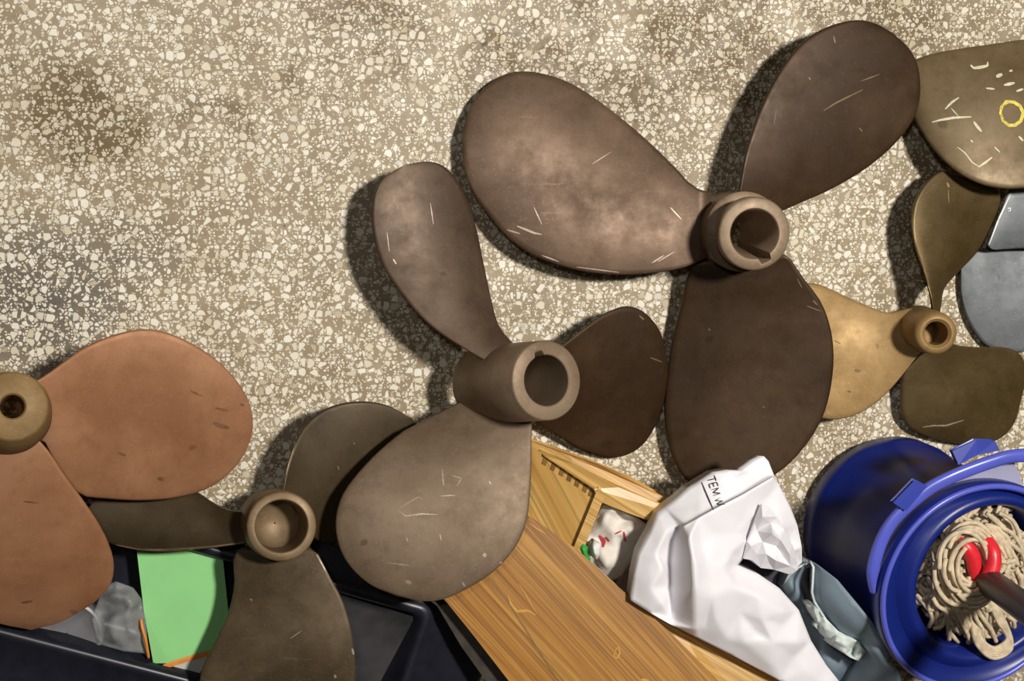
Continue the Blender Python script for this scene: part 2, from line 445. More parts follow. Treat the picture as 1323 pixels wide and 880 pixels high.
M['alu'] = bronze('grey_aluminium', (.11, .115, .12), (.16, .17, .18), (.23, .24, .255), rough=.52, metal=.4, off=10.4, scratch=.4)
M['scar'] = plain('bare_scratch', (.36, .29, .22), .4, .3, .25, 300)
M['paint'] = plain('yellowed_paint', (.66, .62, .42), .6, 0, .2, 200)
M['yellow'] = plain('yellow_paint', (.72, .60, .10), .6, 0, .25, 200)
M['wood'] = wood('varnished_pine', -.84, (.27, .105, .012), (.39, .17, .022), (.50, .25, .045))
M['woodlight'] = wood('pale_pine', -.55, (.50, .27, .06), (.62, .37, .11), (.70, .46, .17), rough=.4)
M['woodend'] = wood('pine_end', -1.1, (.50, .27, .06), (.60, .36, .10), (.68, .43, .14), rough=.4, sc=.6)
M['wooddark'] = plain('dark_brown_edge', (.055, .046, .036), .55, 0, .3, 60)
M['joint'] = plain('glue_stained_joint', (.22, .10, .015), .5, 0, .3, 90)
M['black'] = plain('black_plastic', (.012, .012, .016), .38, 0, .3, 60)
M['navy'] = plain('navy_black_plastic', (.012, .013, .021), .32, 0, .25, 50)
M['scuff'] = plain('scuffed_black_plastic', (.045, .043, .046), .42, 0, .5, 14)
M['bag'] = plain('white_polythene', (.86, .84, .88), .28, 0, .02, 30)
M['inside'] = plain('bag_mouth_shade', (.035, .03, .05), .6)  # shade inside the bag, as a dark colour
M['flapshadow'] = plain('grey_flap_shadow', (.22, .21, .24), .5)  # shadow of the bag's flap edge, as a colour
M['ink'] = plain('black_ink', (.015, .015, .02), .5)
M['blue2'] = plain('mid_blue_plastic', (.03, .05, .36), .3, 0, .08, 12)
M['blue'] = plain('blue_plastic', (.006, .017, .165), .36, 0, .10, 12)
M['bluelight'] = plain('lighter_blue_plastic', (.095, .115, .56), .28, 0, .08, 12)
M['navyblue'] = plain('deep_blue_plastic', (.006, .011, .085), .35, 0, .15, 12)
M['lilac'] = plain('pale_lilac_plastic', (.33, .33, .48), .4, 0, .08, 30)
M['rubber'] = plain('slate_blue_rubber', (.185, .245, .30), .6, 0, .08, 25, bmp=.1)
M['lining'] = plain('torn_pale_lining', (.62, .68, .66), .8, 0, .15, 120, bmp=.4)
M['yarn'] = plain('cotton_yarn', (.60, .49, .34), .9, 0, .28, 90, bmp=.5)
M['red'] = plain('red_plastic', (.70, .022, .035), .35, 0, .1, 40)
M['handle'] = plain('dark_grey_handle', (.035, .034, .033), .4, 0, .3, 40)
M['green'] = plain('light_green_card', (.27, .64, .24), .55, 0, .05, 18)
M['orange'] = plain('orange_print', (.75, .25, .04), .5, 0, .1, 80)
M['pale'] = plain('pale_grey_card', (.50, .52, .48), .6, 0, .05, 60)
M['greyplastic'] = plain('grey_plastic', (.17, .17, .18), .35, 0, .15, 40)
M['tissue'] = plain('tissue_paper', (.78, .73, .66), .9, 0, .06, 60)
M['kraft'] = plain('brown_paper', (.20, .125, .09), .8, 0, .2, 60)
M['whitefoil'] = plain('white_wrapper', (.85, .85, .84), .5, 0, .04, 60)
M['greenplastic'] = plain('bright_green_plastic', (.04, .42, .07), .35, 0, .1, 60)
m, nt, b = mat('clear_film'); M['film'] = m
b.inputs['Base Color'].default_value = (.80, .82, .82, 1); b.inputs['Roughness'].default_value = .06
b.inputs['Alpha'].default_value = .16
bump(nt, b, noise_n(nt, pos(nt), 90, 3, .6), .5, .003)

# ------------------------------------------------------------------ setting
def floor():
    V = [(-2.5, -2.5, 0), (3, -2.5, 0), (3, 2.5, 0), (-2.5, 2.5, 0)]
    V += [(x, y, -.05) for x, y, z in V]
    o = build('floor', V, [(0, 1, 2, 3), (7, 6, 5, 4), (0, 4, 5, 1), (1, 5, 6, 2), (2, 6, 7, 3), (3, 7, 4, 0)], M['floor'], smooth=False)
    tag(o, 'beige terrazzo floor with white chips and brown stains', None, None, 'structure')
floor()

G = 'boat propellers laid out on the terrazzo floor'
def prop(px, py, label):
    p = P(px, py, 0); return thing('boat_propeller', p, label, 'propeller', G)

# ---- the largest propeller (top middle)
t = prop(945, 297, 'largest bronze propeller, blades spread at top centre, keyed hub with a flange')
hub(t, (975, 302, .150), (940, 296, .035), .0435, .047, .029, M['hubgrey'], key=(-1.15, .20, .007), bevel=.0025, bore_end=.016, collar=(.50, .62, .0485, .034))
blade(t, [(919, 249), (914, 247), (897, 242), (874, 218), (843, 187.5), (808, 157), (773, 130), (742, 110), (711, 97.5), (677, 92), (650, 97), (622.5, 118), (607, 141)],
      [(919, 331), (912, 333), (889, 344), (850.5, 352), (812, 355), (765.5, 352.5), (727, 344), (688, 329), (657, 307), (630, 276), (611, 249), (600, 215)],
      (597, 176), (.072, .075, .024, .056, .032), M['brown'], camber=.012, t_root=.03,
      scr=[([(668, 292), (690, 301), (700, 303)], 3), ([(655, 297), (672, 302)], 2), ([(690, 268), (700, 290)], 1.5), ([(842, 340), (858, 330)], 2), ([(850, 338), (872, 325)], 1.5), ([(745, 345), (800, 352)], 1.6), ([(866, 268), (880, 283)], 1.5), ([(700, 330), (722, 338)], 2), ([(765, 212), (790, 196)], 1.2)], scr_m=M['scar'])
blade(t, [(953, 258), (956, 242), (963, 200), (972, 170), (985, 135), (1003, 100), (1025, 68), (1050, 45), (1080, 31), (1108, 26), (1130, 30)],
      [(998, 277), (1012, 272), (1040, 259.5), (1069, 247), (1114, 221), (1151, 191), (1176, 161), (1187, 135), (1189, 109), (1185, 82), (1174, 62)],
      (1153, 42), (.090, .074, .080, .068, .068), M['deep'], camber=.006, t_root=.03,
      scr=[([(1064, 143), (1080, 133), (1098, 124), (1115, 116)], 2), ([(1112, 105), (1136, 96)], 1.4), ([(1077, 46), (1079, 56)], 2), ([(1110, 165), (1114, 170)], 2), ([(1045, 100), (1047, 103)], 2), ([(1000, 160), (1003, 140)], 1)], scr_m=M['hub'])
blade(t, [(905, 333), (893, 347), (879, 400), (867, 451), (861, 501), (859, 540), (865, 578), (879, 609), (896, 628), (915, 638)],
      [(1008, 325), (1018, 331), (1037, 358), (1060, 389), (1072, 420), (1077, 455), (1074, 497), (1064, 536), (1045, 570), (1022, 597), (1002, 613), (975, 632)],
      (945, 642), (.050, .085, .026, .078, .050), M['deep'], camber=.006, t_root=.03,
      scr=[([(1050, 388), (1056, 394)], 2), ([(1042, 395), (1060, 402)], 1.5), ([(915, 425), (918, 427)], 2), ([(985, 525), (988, 527)], 2), ([(1030, 360), (1036, 372)], 1.4)], scr_m=M['hub'])

# ---- the propeller in the middle, leaning with a long hub
t = prop(640, 495, 'brown bronze propeller in the centre with a long hub, one blade over the wooden box')
hub(t, (706.5, 491.5, .190), (628, 497, .055), .0455, .048, .029, M['hubgrey'], key=(1.9, .18, .005), bevel=.002, bore_end=.022)
blade(t, [(646, 478), (638, 473), (601, 451.5), (557, 422), (523, 385.5), (496, 346), (484, 312), (480, 283), (484, 249), (495, 231)],
      [(668, 449), (658, 438), (645, 422), (635.5, 390), (626, 346), (616, 297.5), (606, 263), (591.5, 234), (572, 214), (552, 208.6)],
      (523, 213), (.130, .125, .092, .062, .068), M['umber'], camber=.008, t_root=.02,
      scr=[([(642, 470), (650, 458)], 2), ([(508, 335), (512, 341)], 2), ([(556, 262), (560, 290)], 1.4), ([(500, 300), (503, 325)], 1)], scr_m=M['scar'])
blade(t, [(700, 470), (733, 442), (758, 422), (782, 405), (811.5, 396), (831, 402.6), (851, 425), (860, 454)],
      [(668, 520), (694, 545), (723.5, 564), (758, 583.5), (797, 591), (826, 579), (846, 552), (858, 517.5)],
      (863, 484), (.085, .050, .062, .020, .032), M['deep'], camber=.008, t_root=.03,
      scr=[([(840, 462), (856, 468)], 2), ([(826, 408), (832, 413)], 2)], scr_m=M['hub'])
blade(t, [(606, 515), (590, 522), (577, 529), (538, 549), (527.5, 553.5), (493, 580.6), (462, 613), (442.5, 640.5), (434, 671), (437, 702), (450, 729), (477, 754.5)],
      [(690, 515), (687, 552), (686.7, 598), (685, 636.6), (680, 675), (666.6, 706), (639.6, 737), (608.6, 758), (574, 774), (547, 777)],
      (512, 770), (.080, .115, .118, .168, .148), M['grey'], camber=.010, t_root=.022,
      scr=[([(571, 606), (573, 628)], 2.4), ([(569, 641), (588, 640)], 1.6), ([(515, 660), (524, 667), (545, 664), (566, 665)], 2.0), ([(517, 656), (540, 642), (548, 646)], 1.2), ([(524, 751), (531, 754)], 5), ([(624, 716), (628, 719)], 6), ([(499, 727), (530, 731)], 1.6), ([(597, 752), (601, 758)], 3), ([(582, 614), (596, 618), (590, 628)], 1.3), ([(632, 622), (634, 626)], 2), ([(568, 690), (570, 698)], 2), ([(525, 695), (527, 700)], 2), ([(645, 728), (652, 724)], 3)], scr_m=M['scar'])

# ---- copper coloured propeller at the left edge
t = prop(5, 545, 'copper coloured propeller at the left edge with a small bored hub')
hub(t, (16, 525, .205), (12, 534, .145), .037, .045, .0125, M['copperhub'], bevel=.003)
blade(t, [(20, 525), (30, 501), (56, 487), (82, 468), (109, 449), (147, 433), (185, 425.6), (218, 431), (256, 449), (289, 473.6), (313.5, 503.6), (325, 530)],
      [(30, 560), (57, 570), (65, 585), (82, 612.6), (103.6, 639), (136, 644), (185, 646.5), (229, 642.6), (272.6, 629), (305, 602), (322, 573)],
      (327, 552), (.165, .150, .135, .108, .105), M['copper'], camber=.008, t_root=.02,
      scr=[([(276, 546), (284, 550), (296, 553)], 6), ([(246, 505), (262, 512)], 2.5), ([(278, 527), (295, 531)], 3), ([(204, 618), (212, 620)], 5), ([(310, 522), (316, 524)], 3), ([(153, 585), (163, 589)], 3)], scr_m=M['stain'])
blade(t, [(-30, 545), (-50, 590), (-78, 660), (-86, 720), (-70, 765), (-30, 795), (0, 806)],
      [(30, 550), (60, 580), (83.6, 614.5), (109, 649), (127, 676), (140, 702), (147, 729), (143, 754.5), (125, 776), (100, 792), (75, 805)],
      (40, 814), (.165, .165, .120, .120, .072), M['copper'], camber=.008, t_root=.03,
      scr=[([(28, 779), (42, 777)], 3), ([(30, 648), (50, 650)], 2)], scr_m=M['stain'])
blade(t, [(-20, 520), (-60, 480), (-110, 440), (-170, 430), (-215, 460)], [(-15, 560), (-60, 570), (-110, 575), (-170, 555), (-215, 510)], (-228, 480), (.15, .15, .1, .1, .07), M['copper'], t_root=.03)

# ---- dark propeller between copper one and centre one
t = prop(352, 676, 'dark bronze propeller with a deep bored hub, between the copper propeller and the central one')
hub(t, (364, 680, .150), (352, 675, .075), .0395, .041, .0295, M['hub'], bevel=.002, bore_floor=.35)
blade(t, [(324, 664), (318, 662), (294.5, 659), (272.6, 648), (256, 637), (215, 628), (170, 628), (130, 640)],
      [(325, 702.5), (318, 703), (272.6, 708), (218, 712.4), (180, 711), (147, 704), (120, 690)],
      (108, 664), (.100, .118, .070, .092, .075), M['dark'], camber=.006, t_root=.03,
      scr=[([(150, 704), (180, 710), (220, 711), (270, 707), (315, 701)], 3.2), ([(222, 712), (250, 709)], 2.5)], scr_m=M['hub'])
blade(t, [(365, 637), (366, 630), (370, 608), (378, 580), (392, 553), (413, 533), (440, 522), (470, 519), (500, 524)],
      [(402, 690), (414, 700), (445, 699), (490, 680), (525, 645), (545, 605), (550, 575)],
      (533, 541), (.110, .085, .078, .050, .058), M['dark'], camber=.006, t_root=.03,
      scr=[([(365, 632), (373, 600), (382, 572)], 1.6), ([(436, 602), (438, 607)], 2), ([(457, 572), (458, 574)], 2)], scr_m=M['hub'])
blade(t, [(333, 712), (322, 706), (304, 713), (302, 735), (303, 757), (294, 795), (278, 829.5), (261, 865), (258, 905), (280, 945)],
      [(400, 708), (408, 712), (425, 743), (442, 775), (453, 812), (458, 844), (459, 878), (445, 925), (410, 958)],
      (345, 965), (.110, .125, .095, .130, .100), M['smoke'], camber=.010, t_root=.026,
      scr=[([(395, 695), (410, 718), (425, 745)], 2), ([(443, 778), (447, 790)], 3), ([(455, 838), (457, 846)], 3), ([(323, 774), (326, 776)], 2), ([(432, 872), (434, 876)], 3), ([(375, 825), (390, 815)], 1.2)], scr_m=M['scar'])

# ---- small brass propeller at the right
t = prop(1195, 428, 'small brass propeller on the right with a golden blade, just above the blue bucket')
hub(t, (1210.5, 431, .115), (1186, 424, .035), .0265, .030, .0150, M['brass'], bevel=.006)
blade(t, [(1205, 405), (1180, 398), (1149, 404.5), (1131, 399), (1099, 386), (1067, 371), (1049, 366), (1028, 375)],
      [(1205, 445), (1188, 457), (1172, 477), (1149, 504.5), (1126, 525), (1099, 538.6), (1076, 542), (1060, 539), (1038, 515)],
      (1022, 450), (.062, .080, .018, .045, .022), M['brass'], camber=.006, t_root=.024,
      scr=[([(1105, 478), (1112, 480)], 4), ([(1078, 440), (1086, 444)], 1.5), ([(1095, 505), (1100, 507)], 2)], scr_m=M['olive'])
blade(t, [(1207, 408), (1206, 400), (1201, 377), (1192, 345.5), (1182, 313.6), (1178.6, 286), (1183, 259), (1197, 236), (1217, 221), (1240, 226)],
      [(1214, 408), (1216, 396), (1220, 373), (1235.5, 354.5), (1263, 325), (1281, 291), (1292, 262), (1290, 246)],
      (1270, 236), (.082, .075, .062, .042, .044), M['olive'], camber=.008, t_root=.014, t_mid=.007,
      scr=[([(1179.6, 270), (1179.6, 292), (1184, 318), (1194, 349), (1204, 385)], 1.8), ([(1224, 236), (1226, 242)], 3), ([(1225, 244), (1226, 262)], 1.2)], scr_m=M['brass'])
blade(t, [(1195, 450), (1186, 462), (1168, 482), (1165, 510), (1167, 540), (1180, 556), (1210, 568)],
      [(1222, 440), (1236, 446), (1267, 449), (1303, 450), (1320, 460), (1326, 485), (1319, 518), (1310, 548), (1290, 568)],
      (1252, 575), (.050, .060, .025, .040, .022), M['olive'], camber=.008, t_root=.02,
      scr=[([(1192, 552), (1206, 550), (1222, 550), (1245, 543)], 2.2)], scr_m=M['scar'])

# ---- big propeller mostly outside the frame, top right, with chalk and yellow paint marks
t = prop(1432, 150, 'large propeller cut by the top right edge, its blade daubed with yellow paint marks')
hub(t, (1440, 150, .15), (1428, 150, .03), .045, .048, .028, M['hub'])
o, bv = blade(t, [(1430, 110), (1400, 70), (1360, 52), (1323, 51), (1282, 57), (1245, 62), (1207.5, 69), (1185, 77), (1170, 95)],
      [(1430, 190), (1400, 222), (1360, 240), (1323, 243), (1305, 244), (1275, 240), (1245, 227), (1219, 206), (1196, 176), (1180, 148)],
      (1172, 120), (.060, .11, .040, .092, .020), M['tan'], camber=.010, t_root=.03)
for mk_ in [([(1254, 84), (1258, 88), (1266, 87), (1276, 85), (1276, 80)], 4), ([(1221, 141), (1230, 132), (1239, 126)], 3), ([(1204, 158), (1215, 155), (1233, 152), (1255, 151)], 3.2), ([(1229, 140), (1238, 150)], 1.4),
     ([(1258, 157), (1262, 163), (1268, 170)], 4), ([(1237, 190), (1247, 198), (1256, 210), (1266, 216)], 2.0), ([(1264, 216), (1273, 210), (1282, 203)], 3), ([(1285, 190), (1292, 197)], 2), ([(1287, 99), (1295, 96)], 5), ([(1304, 92), (1308, 91)], 3), ([(1297, 110), (1311, 107)], 4), ([(1313, 118), (1322, 115)], 3), ([(1274, 114), (1285, 115)], 2.5), ([(1254, 181), (1257, 184)], 2), ([(1316, 176), (1322, 182)], 3)]: marks('paint_mark', bv, [mk_], M['paint'], t)
marks('paint_ring', bv, [([(1304, 132), (1296, 136), (1292, 146), (1296, 156), (1303, 162), (1311, 162), (1319, 156), (1322, 146), (1318, 137), (1310, 132), (1300, 131), (1293, 139), (1293, 150), (1299, 159)], 4.5)], M['yellow'], t)
blade(t, [(1460, 140), (1490, 80), (1530, 50)], [(1460, 165), (1500, 190), (1550, 150)], (1570, 90), (.09, .09, .06, .06, .05), M['tan'], t_root=.03)
blade(t, [(1440, 185), (1460, 240), (1500, 300)], [(1470, 175), (1540, 220), (1570, 270)], (1550, 320), (.06, .08, .06, .06, .05), M['tan'], t_root=.03)

# ---- grey aluminium propeller at the right edge
t = prop(1412, 350, 'pale grey metal propeller cut by the right edge, behind the small brass one')
hub(t, (1420, 350, .10), (1408, 350, .02), .035, .038, .02, M['alu'])
blade(t, [(1400, 335), (1370, 320), (1335, 318), (1300, 320), (1275, 321), (1255, 329)],
      [(1400, 365), (1380, 420), (1345, 448), (1310, 455), (1278, 448), (1263, 433), (1249, 407), (1242, 377)],
      (1242, 347), (.05, .05, .020, .022, .014), M['alu'], camber=.006, t_root=.02,
      scr=[([(1290, 354), (1292, 361)], 3.5), ([(1318, 313), (1323, 312)], 3)], scr_m=M['black'])
blade(t, [(1405, 345), (1370, 325), (1323, 321), (1300, 322), (1282, 322)], [(1425, 320), (1390, 270), (1350, 240), (1323, 235), (1307, 243), (1290, 281)],
      (1276, 316), (.06, .05, .048, .052, .042), M['alu'], camber=.004, t_root=.02,
      scr=[([(1306, 250), (1290, 284), (1278, 316)], 2.2), ([(1302, 270), (1305, 268), (1306, 272), (1303, 273)], 1.4)], scr_m=M['whitefoil'])
blade(t, [(1425, 365), (1440, 420), (1470, 450)], [(1435, 350), (1490, 380), (1520, 420)], (1510, 450), (.05, .05, .03, .03, .02), M['alu'], t_root=.02)

# ------------------------------------------------------------------ wooden box
t = thing('wooden_box', P(800, 760, 0), 'varnished pine box holding crumpled tissue and a white plastic bag', 'box')
prism('wide_board', [(556, 748, .088), (686, 673, .10), (744, 714, .112), (780, 747, .122), (821, 784, .134), (862, 819, .146), (903, 860, .158), (975, 935, .18), (735, 972, .158), (663, 880, .128), (616, 819.5, .110), (581, 776, .098)], .022, M['wood'], t, bev=.004, seg=3, plane=[(686, 673, .10), (903, 860, .158), (663, 880, .128)])
prism('edge_strip', [(540, 745, .070), (575, 772, .078), (615, 822, .090), (662, 883, .106), (735, 975, .130), (712, 990, .126), (640, 895, .098), (597, 835, .084), (566, 783, .072), (528, 752, .064)], .012, M['wooddark'], t, bev=.001, plane=[(575, 772, .078), (662, 883, .106), (528, 752, .064)])  # dark brown strip along the left edge of the wide board
prism('inner_ledge', [(846, 800, .118), (880, 816, .124), (944, 847, .130), (1012, 881, .136), (1075, 912, .140), (1010, 960, .150), (965, 925, .150), (915, 872, .140), (862, 822, .126)], .018, M['woodlight'], t, bev=.003)
prism('end_board', [(677, 572, .030), (775, 632, .108), (771, 641, .110), (742, 714, .106), (680, 672, .045)], .014, M['woodend'], t, bev=.001, plane=[(677, 572, .065), (775, 632, .108), (742, 714, .106)])
prism('end_board_rim', [(774, 631, .115), (780, 640, .115), (777, 648, .115), (749, 718, .113), (741, 712, .113)], [.11, .11, .11, .11, .11], M['woodlight'], t, bev=.0015)
prism('side_board', [(700, 583, .070), (745, 603, .092), (800, 630, .115), (852, 652, .118), (905, 676, .122), (895, 694, .122), (845, 673, .118), (810, 660, .116), (777, 647, .114), (768, 631, .116), (735, 608, .098), (704, 589, .080)], [.05, .07, .1, .11, .11, .11, .11, .1, .1, .09, .07, .05], M['woodlight'], t, bev=.003, seg=3)
prism('outer_moulding', [(687, 574, .050), (735, 591, .068), (780, 606, .085), (820, 624, .095), (854, 643, .100), (905, 668, .105), (903, 676, .107), (852, 652, .103), (800, 631, .098), (745, 604, .074), (700, 584, .055)], .045, M['woodlight'], t, bev=.003, seg=3)
prism('bottom_board', [(700, 590, .02), (870, 655, .02), (1040, 790, .02), (1000, 900, .02), (735, 760, .02), (690, 660, .02)], .015, M['wood'], t, bev=.001)
PL = [(677, 572, .0662), (775, 632, .1092), (742, 714, .1072)]
for a, b_ in ((703, 590), (714, 597), (725, 604), (735, 611), (745, 618), (755, 625), (763, 631)):
    prism('corner_joint', [(a, b_, 0), (a + 5, b_ + 3, 0), (a + 2, b_ + 12, 0), (a - 3, b_ + 9, 0)], .003, M['joint'], t, bev=0, plane=PL)
# glue drips on the wide board
wb = [o for o in bpy.data.objects if o.name == 'wide_board'][0]
bvw = BVHTree.FromPolygons([tuple(v.co + WLOC[t.name]) for v in wb.data.vertices], [tuple(p.vertices) for p in wb.data.polygons])
M['resin'] = plain('dried_resin', (.60, .33, .09), .2, 0, .1, 100)
for mk_ in [([(656, 769), (660, 780), (668, 790), (682, 789), (692, 795)], 3.5), ([(670, 754), (678, 766), (686, 781), (694, 794)], 1.6), ([(795, 840), (793, 848), (797, 851), (801, 844), (799, 836), (795, 840)], 2.2), ([(828, 878), (838, 880)], 4), ([(683, 676), (692, 682), (705, 690)], 2)]: marks('resin_mark', bvw, [mk_], M['resin'], t)
marks('board_seam', bvw, [([(636, 748), (655, 776), (680, 815), (708, 860), (735, 900)], 2.2)], M['joint'], t, .0004)

# crumpled tissue inside the box
tz = .075
o, bv = sheet('tissue', [(779, 650, .085), (792, 651, .095), (806, 660, .085), (822, 668, .09), (836, 678, .085), (838, 690, .07), (826, 715, .06), (805, 745, .06), (786, 752, .07), (765, 735, .07), (752, 716, .075), (757, 698, .08), (768, 670, .08)],
      [(783, 665, .102), (796, 660, .105), (776, 684, .10), (792, 688, .098), (800, 675, .085), (810, 690, .10), (795, 710, .095), (815, 686, .105), (783, 730, .105), (800, 722, .10), (770, 705, .085), (778, 696, .07), (808, 705, .075), (820, 700, .07)],
      M['tissue'], None, cuts=3, smooth_it=2, rough=.006, rs=70, thick=.035, shrink=.05, origin=P(795, 700, .03), zfloor=.025)
tag(o, 'crumpled white tissue with red printing inside the wooden box', 'tissue')
MK = plain('red_print', (.55, .05, .07), .6)
marks('red_print', bv, [([(774, 692), (780, 700), (779, 707)], 5), ([(782, 694), (787, 700)], 3), ([(806, 687), (808, 700)], 3), ([(795, 690), (803, 686)], 2)], MK, o, .0012)
o, _ = sheet('candy_wrapper', [(761, 705, .10), (768, 698, .105), (776, 703, .11), (775, 716, .108), (771, 724, .10), (763, 718, .10)], [(768, 709, .118), (770, 716, .115)], M['whitefoil'], None, cuts=2, smooth_it=1, rough=.004, rs=120, thick=.012, origin=P(768, 710, .08))
tag(o, 'small frilled white wrapper beside the green scrap in the wooden box', 'wrapper')
o, _ = sheet('plastic_scrap', [(747, 706, .110), (754, 703, .115), (760, 707, .112), (759, 715, .11), (763, 722, .108), (762, 729, .106), (753, 720, .108), (749, 714, .11)], [(754, 710, .122), (757, 719, .118)], M['greenplastic'], None, cuts=2, smooth_it=1, thick=.010, origin=P(755, 715, .08))
tag(o, 'small bright green plastic scrap in the corner of the wooden box', 'scrap')
o, _ = sheet('brown_paper', [(805, 735, .065), (828, 705, .07), (838, 700, .075), (850, 720, .065), (840, 760, .06), (812, 775, .055), (795, 762, .06)], [(825, 740, .078), (815, 745, .060), (832, 725, .062)], M['kraft'], None, cuts=2, smooth_it=1, rough=.005, rs=60, thick=.02, origin=P(822, 735, .04), zfloor=.022)
tag(o, 'folded brown paper in the wooden box, half under the white bag', 'paper')

# ------------------------------------------------------------------ white bag
t = thing('plastic_bag', P(930, 760, .03), 'white plastic mailing bag with black lettering in the wooden box', 'bag')
bo, bvb = sheet('bag_body', [(860, 657, 0.1515), (876, 645, 0.1565), (891, 632, 0.16), (907, 622, 0.163), (925, 611, 0.1655), (942, 608, 0.1665), (958, 608.6, 0.1665), (961, 605.6, 0.167), (974.5, 596, 0.1675), (987, 589.6, 0.168), (993, 596, 0.169), (1000, 614, 0.173), (1007, 627, 0.172), (1021.6, 655.7, 0.168), (1030, 678, 0.164), (1036, 707, 0.159), (1036, 727, 0.154), (1020, 742, 0.149), (999, 735.5, 0.148), (983, 734, 0.149), (968, 723, 0.1515), (960, 722, 0.154), (953, 731, 0.1665), (983, 744, 0.17), (1007, 760, 0.171), (1032, 788, 0.167), (1048, 828, 0.1615), (1068, 860, 0.155), (1088, 885, 0.1515), (1090, 915, 0.149), (1040, 900, 0.1565), (1010, 881, 0.159), (944, 846, 0.159), (900, 824, 0.159), (868, 808, 0.154), (840, 792, 0.1515), (815, 776, 0.1465), (819, 745, 0.149), (826, 716, 0.1515), (840, 690, 0.1515), (850, 665, 0.15)],
      [(905, 645, 0.17), (890, 655, 0.1665), (935, 630, 0.174), (950, 618, 0.171), (970, 610, 0.17), (985, 602, 0.17), (860, 690, 0.164), (848, 715, 0.163), (842, 760, 0.163), (838, 735, 0.159), (856, 780, 0.16), (856, 735, 0.1665), (905, 700, 0.1865), (925, 690, 0.184), (950, 680, 0.1815), (915, 730, 0.1915), (935, 735, 0.19), (945, 715, 0.183), (960, 700, 0.177), (955, 690, 0.179), (985, 650, 0.175), (970, 665, 0.176), (990, 690, 0.16), (975, 700, 0.15), (968, 712, 0.143), (985, 715, 0.16), (998, 685, 0.172), (1008, 700, 0.152), (1000, 720, 0.146), (1015, 715, 0.165), (1022, 700, 0.158), (1025, 722, 0.15), (1010, 735, 0.14), (1005, 660, 0.176), (985, 668, 0.17), (1012, 680, 0.172), (920, 770, 0.195), (950, 760, 0.193), (980, 770, 0.19), (1010, 790, 0.184), (925, 800, 0.1865), (955, 790, 0.182), (985, 800, 0.19), (1000, 830, 0.184), (960, 830, 0.178), (1030, 830, 0.1765), (1040, 865, 0.1665), (1000, 862, 0.1715), (975, 815, 0.177), (1012, 808, 0.174), (940, 825, 0.173), (910, 810, 0.174), (1060, 880, 0.159), (1025, 850, 0.164)],
      M['bag'], t, cuts=5, smooth_it=1, rough=.0022, rs=34, thick=.035, shrink=.04, zfloor=.03,
      creases=[[(883, 680, .186), (903, 669, .188), (921, 659, .189), (962, 638, .188), (998, 617, .182)], [(884, 676, .176), (903.5, 665, .178), (920.5, 655.5, .179), (961.5, 634.5, .178), (992, 615, .174)],
               [(877, 680, .166), (868, 702, .148), (865, 730, .142), (865, 760, .142), (868, 800, .145)], [(884, 684, .188), (891, 695, .200), (896, 725, .208), (898, 760, .208), (899, 812, .180)]])
sheet('crumpled_fold', [(984, 652, .186), (994, 656, .187), (1004, 668, .184), (1014, 684, .180), (1024, 704, .176), (1031, 728, .168), (1030, 737, .164), (1019, 742, .160), (1000, 736, .158), (983, 734, .156), (972, 724, .158), (961, 722, .162), (966, 700, .172), (975, 676, .180)],
      [(985, 668, .196), (996, 676, .180), (978, 686, .170), (998, 690, .200), (985, 700, .176), (970, 706, .180), (990, 716, .178), (1004, 706, .172), (1010, 700, .190), (1012, 720, .170), (1002, 724, .182), (1020, 716, .184), (1022, 732, .170), (978, 716, .168), (994, 728, .164), (1006, 688, .176)],
      M['bag'], t, cuts=1, smooth_it=0, thick=.004, smooth=False)
prism('bag_inside_shade', [(940, 712, .10), (985, 715, .10), (1032, 740, .10), (1020, 775, .10), (975, 762, .10), (945, 740, .10)], .03, M['inside'], t, bev=0)  # dark slab standing for the shade inside the bag's mouth
def glyphs(strokes, org, d, up, h):
    out = []
    for s in strokes: out.append([Vector(org) + d * (x * h) + up * (y * h) for x, y in s])
    return out
d = Vector((12, 32)).normalized(); up = Vector((d.y, -d.x))
lines = []
xo = 0
for g, wd in ((([(0, 1), (.75, 1)], [(.42, 1), (.3, 0)]), .82), (([(.12, 1), (0, 0)], [(.12, 1), (.65, 1)], [(.06, .5), (.55, .5)], [(0, 0), (.58, 0)]), .78), (([(0, 0), (.12, 1), (.42, .1), (.85, 1), (.8, 0)],), 1.35), (([(0, 1), (.15, 0), (.5, .9), (.62, 0), (1.05, 1)],), 1.1)):
    for s in g: lines.append(([Vector((913, 618)) + d * ((x + xo) * 10) + up * (y * 10.5) for x, y in s], 1.6))
    xo += wd
marks('printed_text', bvb, lines, M['ink'], t, .0012)
marks('flap_shadow_line', bvb, [([(884, 678.5), (903, 667.5), (921, 657.8), (962, 636.8), (998, 616)], 1.1)], M['flapshadow'], t, .001)  # shadow line under the flap edge, drawn as a grey stroke
marks('printed_line', bvb, [([(906.6, 623), (911, 634), (917, 648), (922, 659)], 1.9)], M['ink'], t, .0012)

# ------------------------------------------------------------------ slate rubber cover
t = thing('rubber_cover', P(1090, 820, 0), 'slate blue rubber cover with torn pale lining, between the white bag and the blue bucket', 'cover')
sheet('cover_panel', [(1047, 724.5, .160), (1057, 730, .168), (1082, 749, .188), (1106, 778, .205), (1127, 804, .215), (1141, 831, .215), (1149, 847, .212), (1148, 855, .207), (1161.6, 868, .208), (1165, 885, .20), (1155, 908, .19), (1112, 908, .16), (1092, 885, .14), (1108, 858, .145), (1118, 842, .165), (1109, 829, .168), (1083, 816, .165), (1067, 800, .162), (1052, 776, .160), (1051, 751, .160), (1052, 733, .160)],
      [(1070, 770, .184), (1085, 790, .194), (1105, 810, .202), (1125, 840, .208), (1132, 868, .186), (1120, 885, .170), (1138, 858, .204), (1140, 890, .186), (1066, 745, .176)], M['rubber'], t, cuts=3, smooth_it=3, rough=.001, rs=30, thick=.012, shrink=.0, zfloor=.002)
